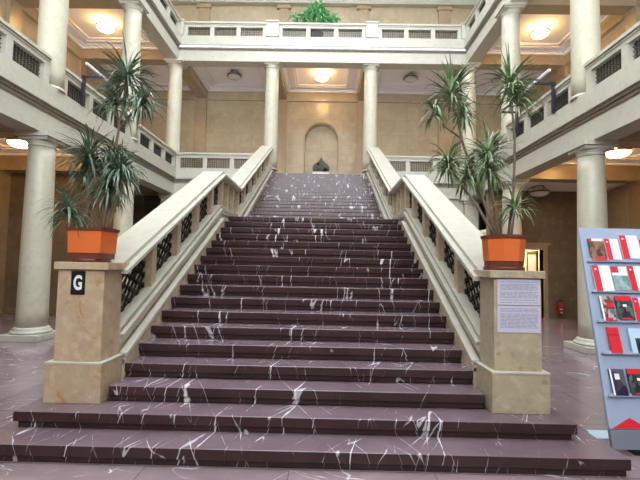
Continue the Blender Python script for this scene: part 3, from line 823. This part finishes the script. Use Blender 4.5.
def brochure(kind, u, z, w, h, label, lean=.03):
    ms = {'strip': [M['page'], M['redprint']], 'photo_c': [M['photo_c'], M['redprint'], M['page']], 'photo_d': [M['photo_d'], M['redprint'], M['page']],
          'photo_a': [M['photo_a'], M['redprint'], M['page']], 'photo_b': [M['photo_b'], M['redprint'], M['page']], 'red': [M['redprint'], M['red'], M['page']],
          'violet': [M['photo_e'], M['page'], M['page']], 'blue': [M['paleblue'], M['photo_b'], M['page']]}[kind]
    b = bm_new(); th = .014
    def bb(u0, u1, v0, v1, w0, w1, mi):
        vs = []
        for (a, c, d) in [(u0,v0,w0),(u1,v0,w0),(u1,v1,w0),(u0,v1,w0),(u0,v0,w1),(u1,v0,w1),(u1,v1,w1),(u0,v1,w1)]:
            # in-plane lean to the left, and standing off the panel at the foot
            p = kp(a - lean*c, c, d + .012 + (.012)*(1-c/h)); vs.append(b.verts.new(p))
        for f in [(0,3,2,1),(4,5,6,7),(0,1,5,4),(1,2,6,5),(2,3,7,6),(3,0,4,7)]: b.faces.new([vs[i] for i in f]).material_index = mi
    bb(0, w, 0, h, 0, th, 0)
    e = .0012
    if kind == 'strip':
        bb(0, w*.36, 0, h, th, th+e, 1); bb(w*.12, w*.22, h*.82, h*.88, th+e, th+2*e, 0)
    elif kind == 'photo_c': bb(w*.02, w*.22, h*.84, h*1.0, th, th+e, 1); bb(w*.22, w*.98, h*.88, h, th, th+e, 2); bb(w*.3, w*.95, 0, h*.16, th, th+e, 1)
    elif kind == 'photo_d': bb(0, w, h*.62, h, th, th+e, 2); bb(0, w*.45, h*.74, h, th+e, th+2*e, 1)
    elif kind == 'photo_a': bb(0, w*.14, 0, h, th, th+e, 2); bb(w*.45, w, h*.56, h*.7, th, th+e, 1); bb(w*.1, w*.7, 0, h*.12, th, th+e, 1)
    elif kind == 'photo_b': bb(0, w, h*.8, h, th, th+e, 1); bb(w*.4, w*.65, h*.55, h*.65, th, th+e, 2); bb(w*.2, w*.85, h*.03, h*.09, th, th+e, 1)
    elif kind == 'red': bb(0, w, h*.68, h*.72, th, th+e, 1)
    elif kind == 'violet': bb(0, w*.12, 0, h, th, th+e, 1); bb(w*.3, w*.62, h*.6, h*.82, th, th+e, 2)
    elif kind == 'blue': bb(w*.25, w, 0, h*.6, th, th+e, 1)
    o = obj('brochure', b, ms); tag(o, label, 'brochure', 'brochures on the stand')
    base = kp(u, z*V, 0); o.location = (KX+base.x, KY+base.y, base.z); return o
X = lambda x: x - KX
brochure('photo_c', X(3.02), 1.8, 0.15, 0.235, 'brochure with a brown photo cover, top left of the stand')
brochure('strip', X(3.185), 1.81, 0.14, 0.225, 'white and red brochure second from left in the top row')
brochure('strip', X(3.345), 1.825, 0.185, 0.25, 'larger red and white brochure third from left in the top row')
brochure('strip', X(3.545), 1.83, 0.16, 0.2, 'white brochure with red top at the right of the top row')
brochure('strip', X(3.015), 1.49, 0.18, 0.265, 'red-spined white brochure at the left of the second row')
brochure('photo_d', X(3.205), 1.5, 0.155, 0.245, 'brochure with a teal photo and red corner, middle of the second row')
brochure('strip', X(3.37), 1.5, 0.175, 0.255, 'red-spined white brochure third in the second row')
brochure('photo_a', X(3.04), 1.2, 0.13, 0.245, 'city photo brochure with red patch at the left of the third row')
brochure('photo_b', X(3.195), 1.21, 0.155, 0.24, 'dark brochure with a red top band in the third row')
brochure('strip', X(3.365), 1.2, 0.16, 0.235, 'red and white brochure at the right of the third row')
brochure('red', X(3.065), 0.9, 0.11, 0.245, 'narrow all-red leaflet alone in the fourth row')
brochure('blue', X(3.27), 0.9, 0.2, 0.24, 'pale blue brochure with a dark picture in the fourth row')
brochure('violet', X(3.02), 0.52, 0.14, 0.24, 'dark violet booklet with a white label in the bottom row')
brochure('photo_b', X(3.19), 0.525, 0.2, 0.24, 'dark photo booklet at the right of the bottom row')

# ------------------------------------------------------------------ light
w = bpy.data.worlds.new('sky'); bpy.context.scene.world = w; w.use_nodes = True
bg = w.node_tree.nodes['Background']; bg.inputs[0].default_value = (.82, .91, 1.0, 1)
# hazy sky, brighter towards the horizon, bright lower half added to light ceilings
wn_, wl_ = w.node_tree.nodes, w.node_tree.links
tc = wn_.new('ShaderNodeTexCoord'); sx = wn_.new('ShaderNodeSeparateXYZ'); mr = wn_.new('ShaderNodeMapRange')
wl_.new(tc.outputs['Generated'], sx.inputs[0]); wl_.new(sx.outputs[2], mr.inputs[0])
mr.inputs[1].default_value = -.05; mr.inputs[2].default_value = .45; mr.inputs[3].default_value = 6.6; mr.inputs[4].default_value = 3.4
wl_.new(mr.outputs[0], bg.inputs[1])
def area(name, loc, rot, sx, sy, power, col):
    l = bpy.data.lights.new(name, 'AREA'); l.shape = 'RECTANGLE'; l.size = sx; l.size_y = sy; l.energy = power; l.color = col
    o = bpy.data.objects.new(name, l); C.objects.link(o); o.location = loc; o.rotation_euler = rot; return o
area('room_lamp', (8, yw+1.2, 2.9), (0, 0, 0), 1.2, 1.0, 60, (1, .9, .7))

# ------------------------------------------------------------------ camera
cam = bpy.data.cameras.new('camera'); co = bpy.data.objects.new('camera', cam); C.objects.link(co)
cam.sensor_width = 36; cam.lens = 420/640*36; cam.clip_end = 200
fw = Vector((-0.01125955, 0.99818596, 0.05914406)); rt = Vector((0.99976015, 0.0101267, 0.019419)); up = Vector((-0.01878484, -0.05934852, 0.99806056))
co.matrix_world = Matrix(((rt.x, up.x, -fw.x, .2589), (rt.y, up.y, -fw.y, -3.5965), (rt.z, up.z, -fw.z, 1.704), (0, 0, 0, 1)))
sc = bpy.context.scene; sc.camera = co
sc.view_settings.view_transform = 'Standard'; sc.view_settings.look = 'None'; sc.view_settings.gamma = 1; sc.view_settings.use_curve_mapping = False
sc.view_settings.exposure = 1.16
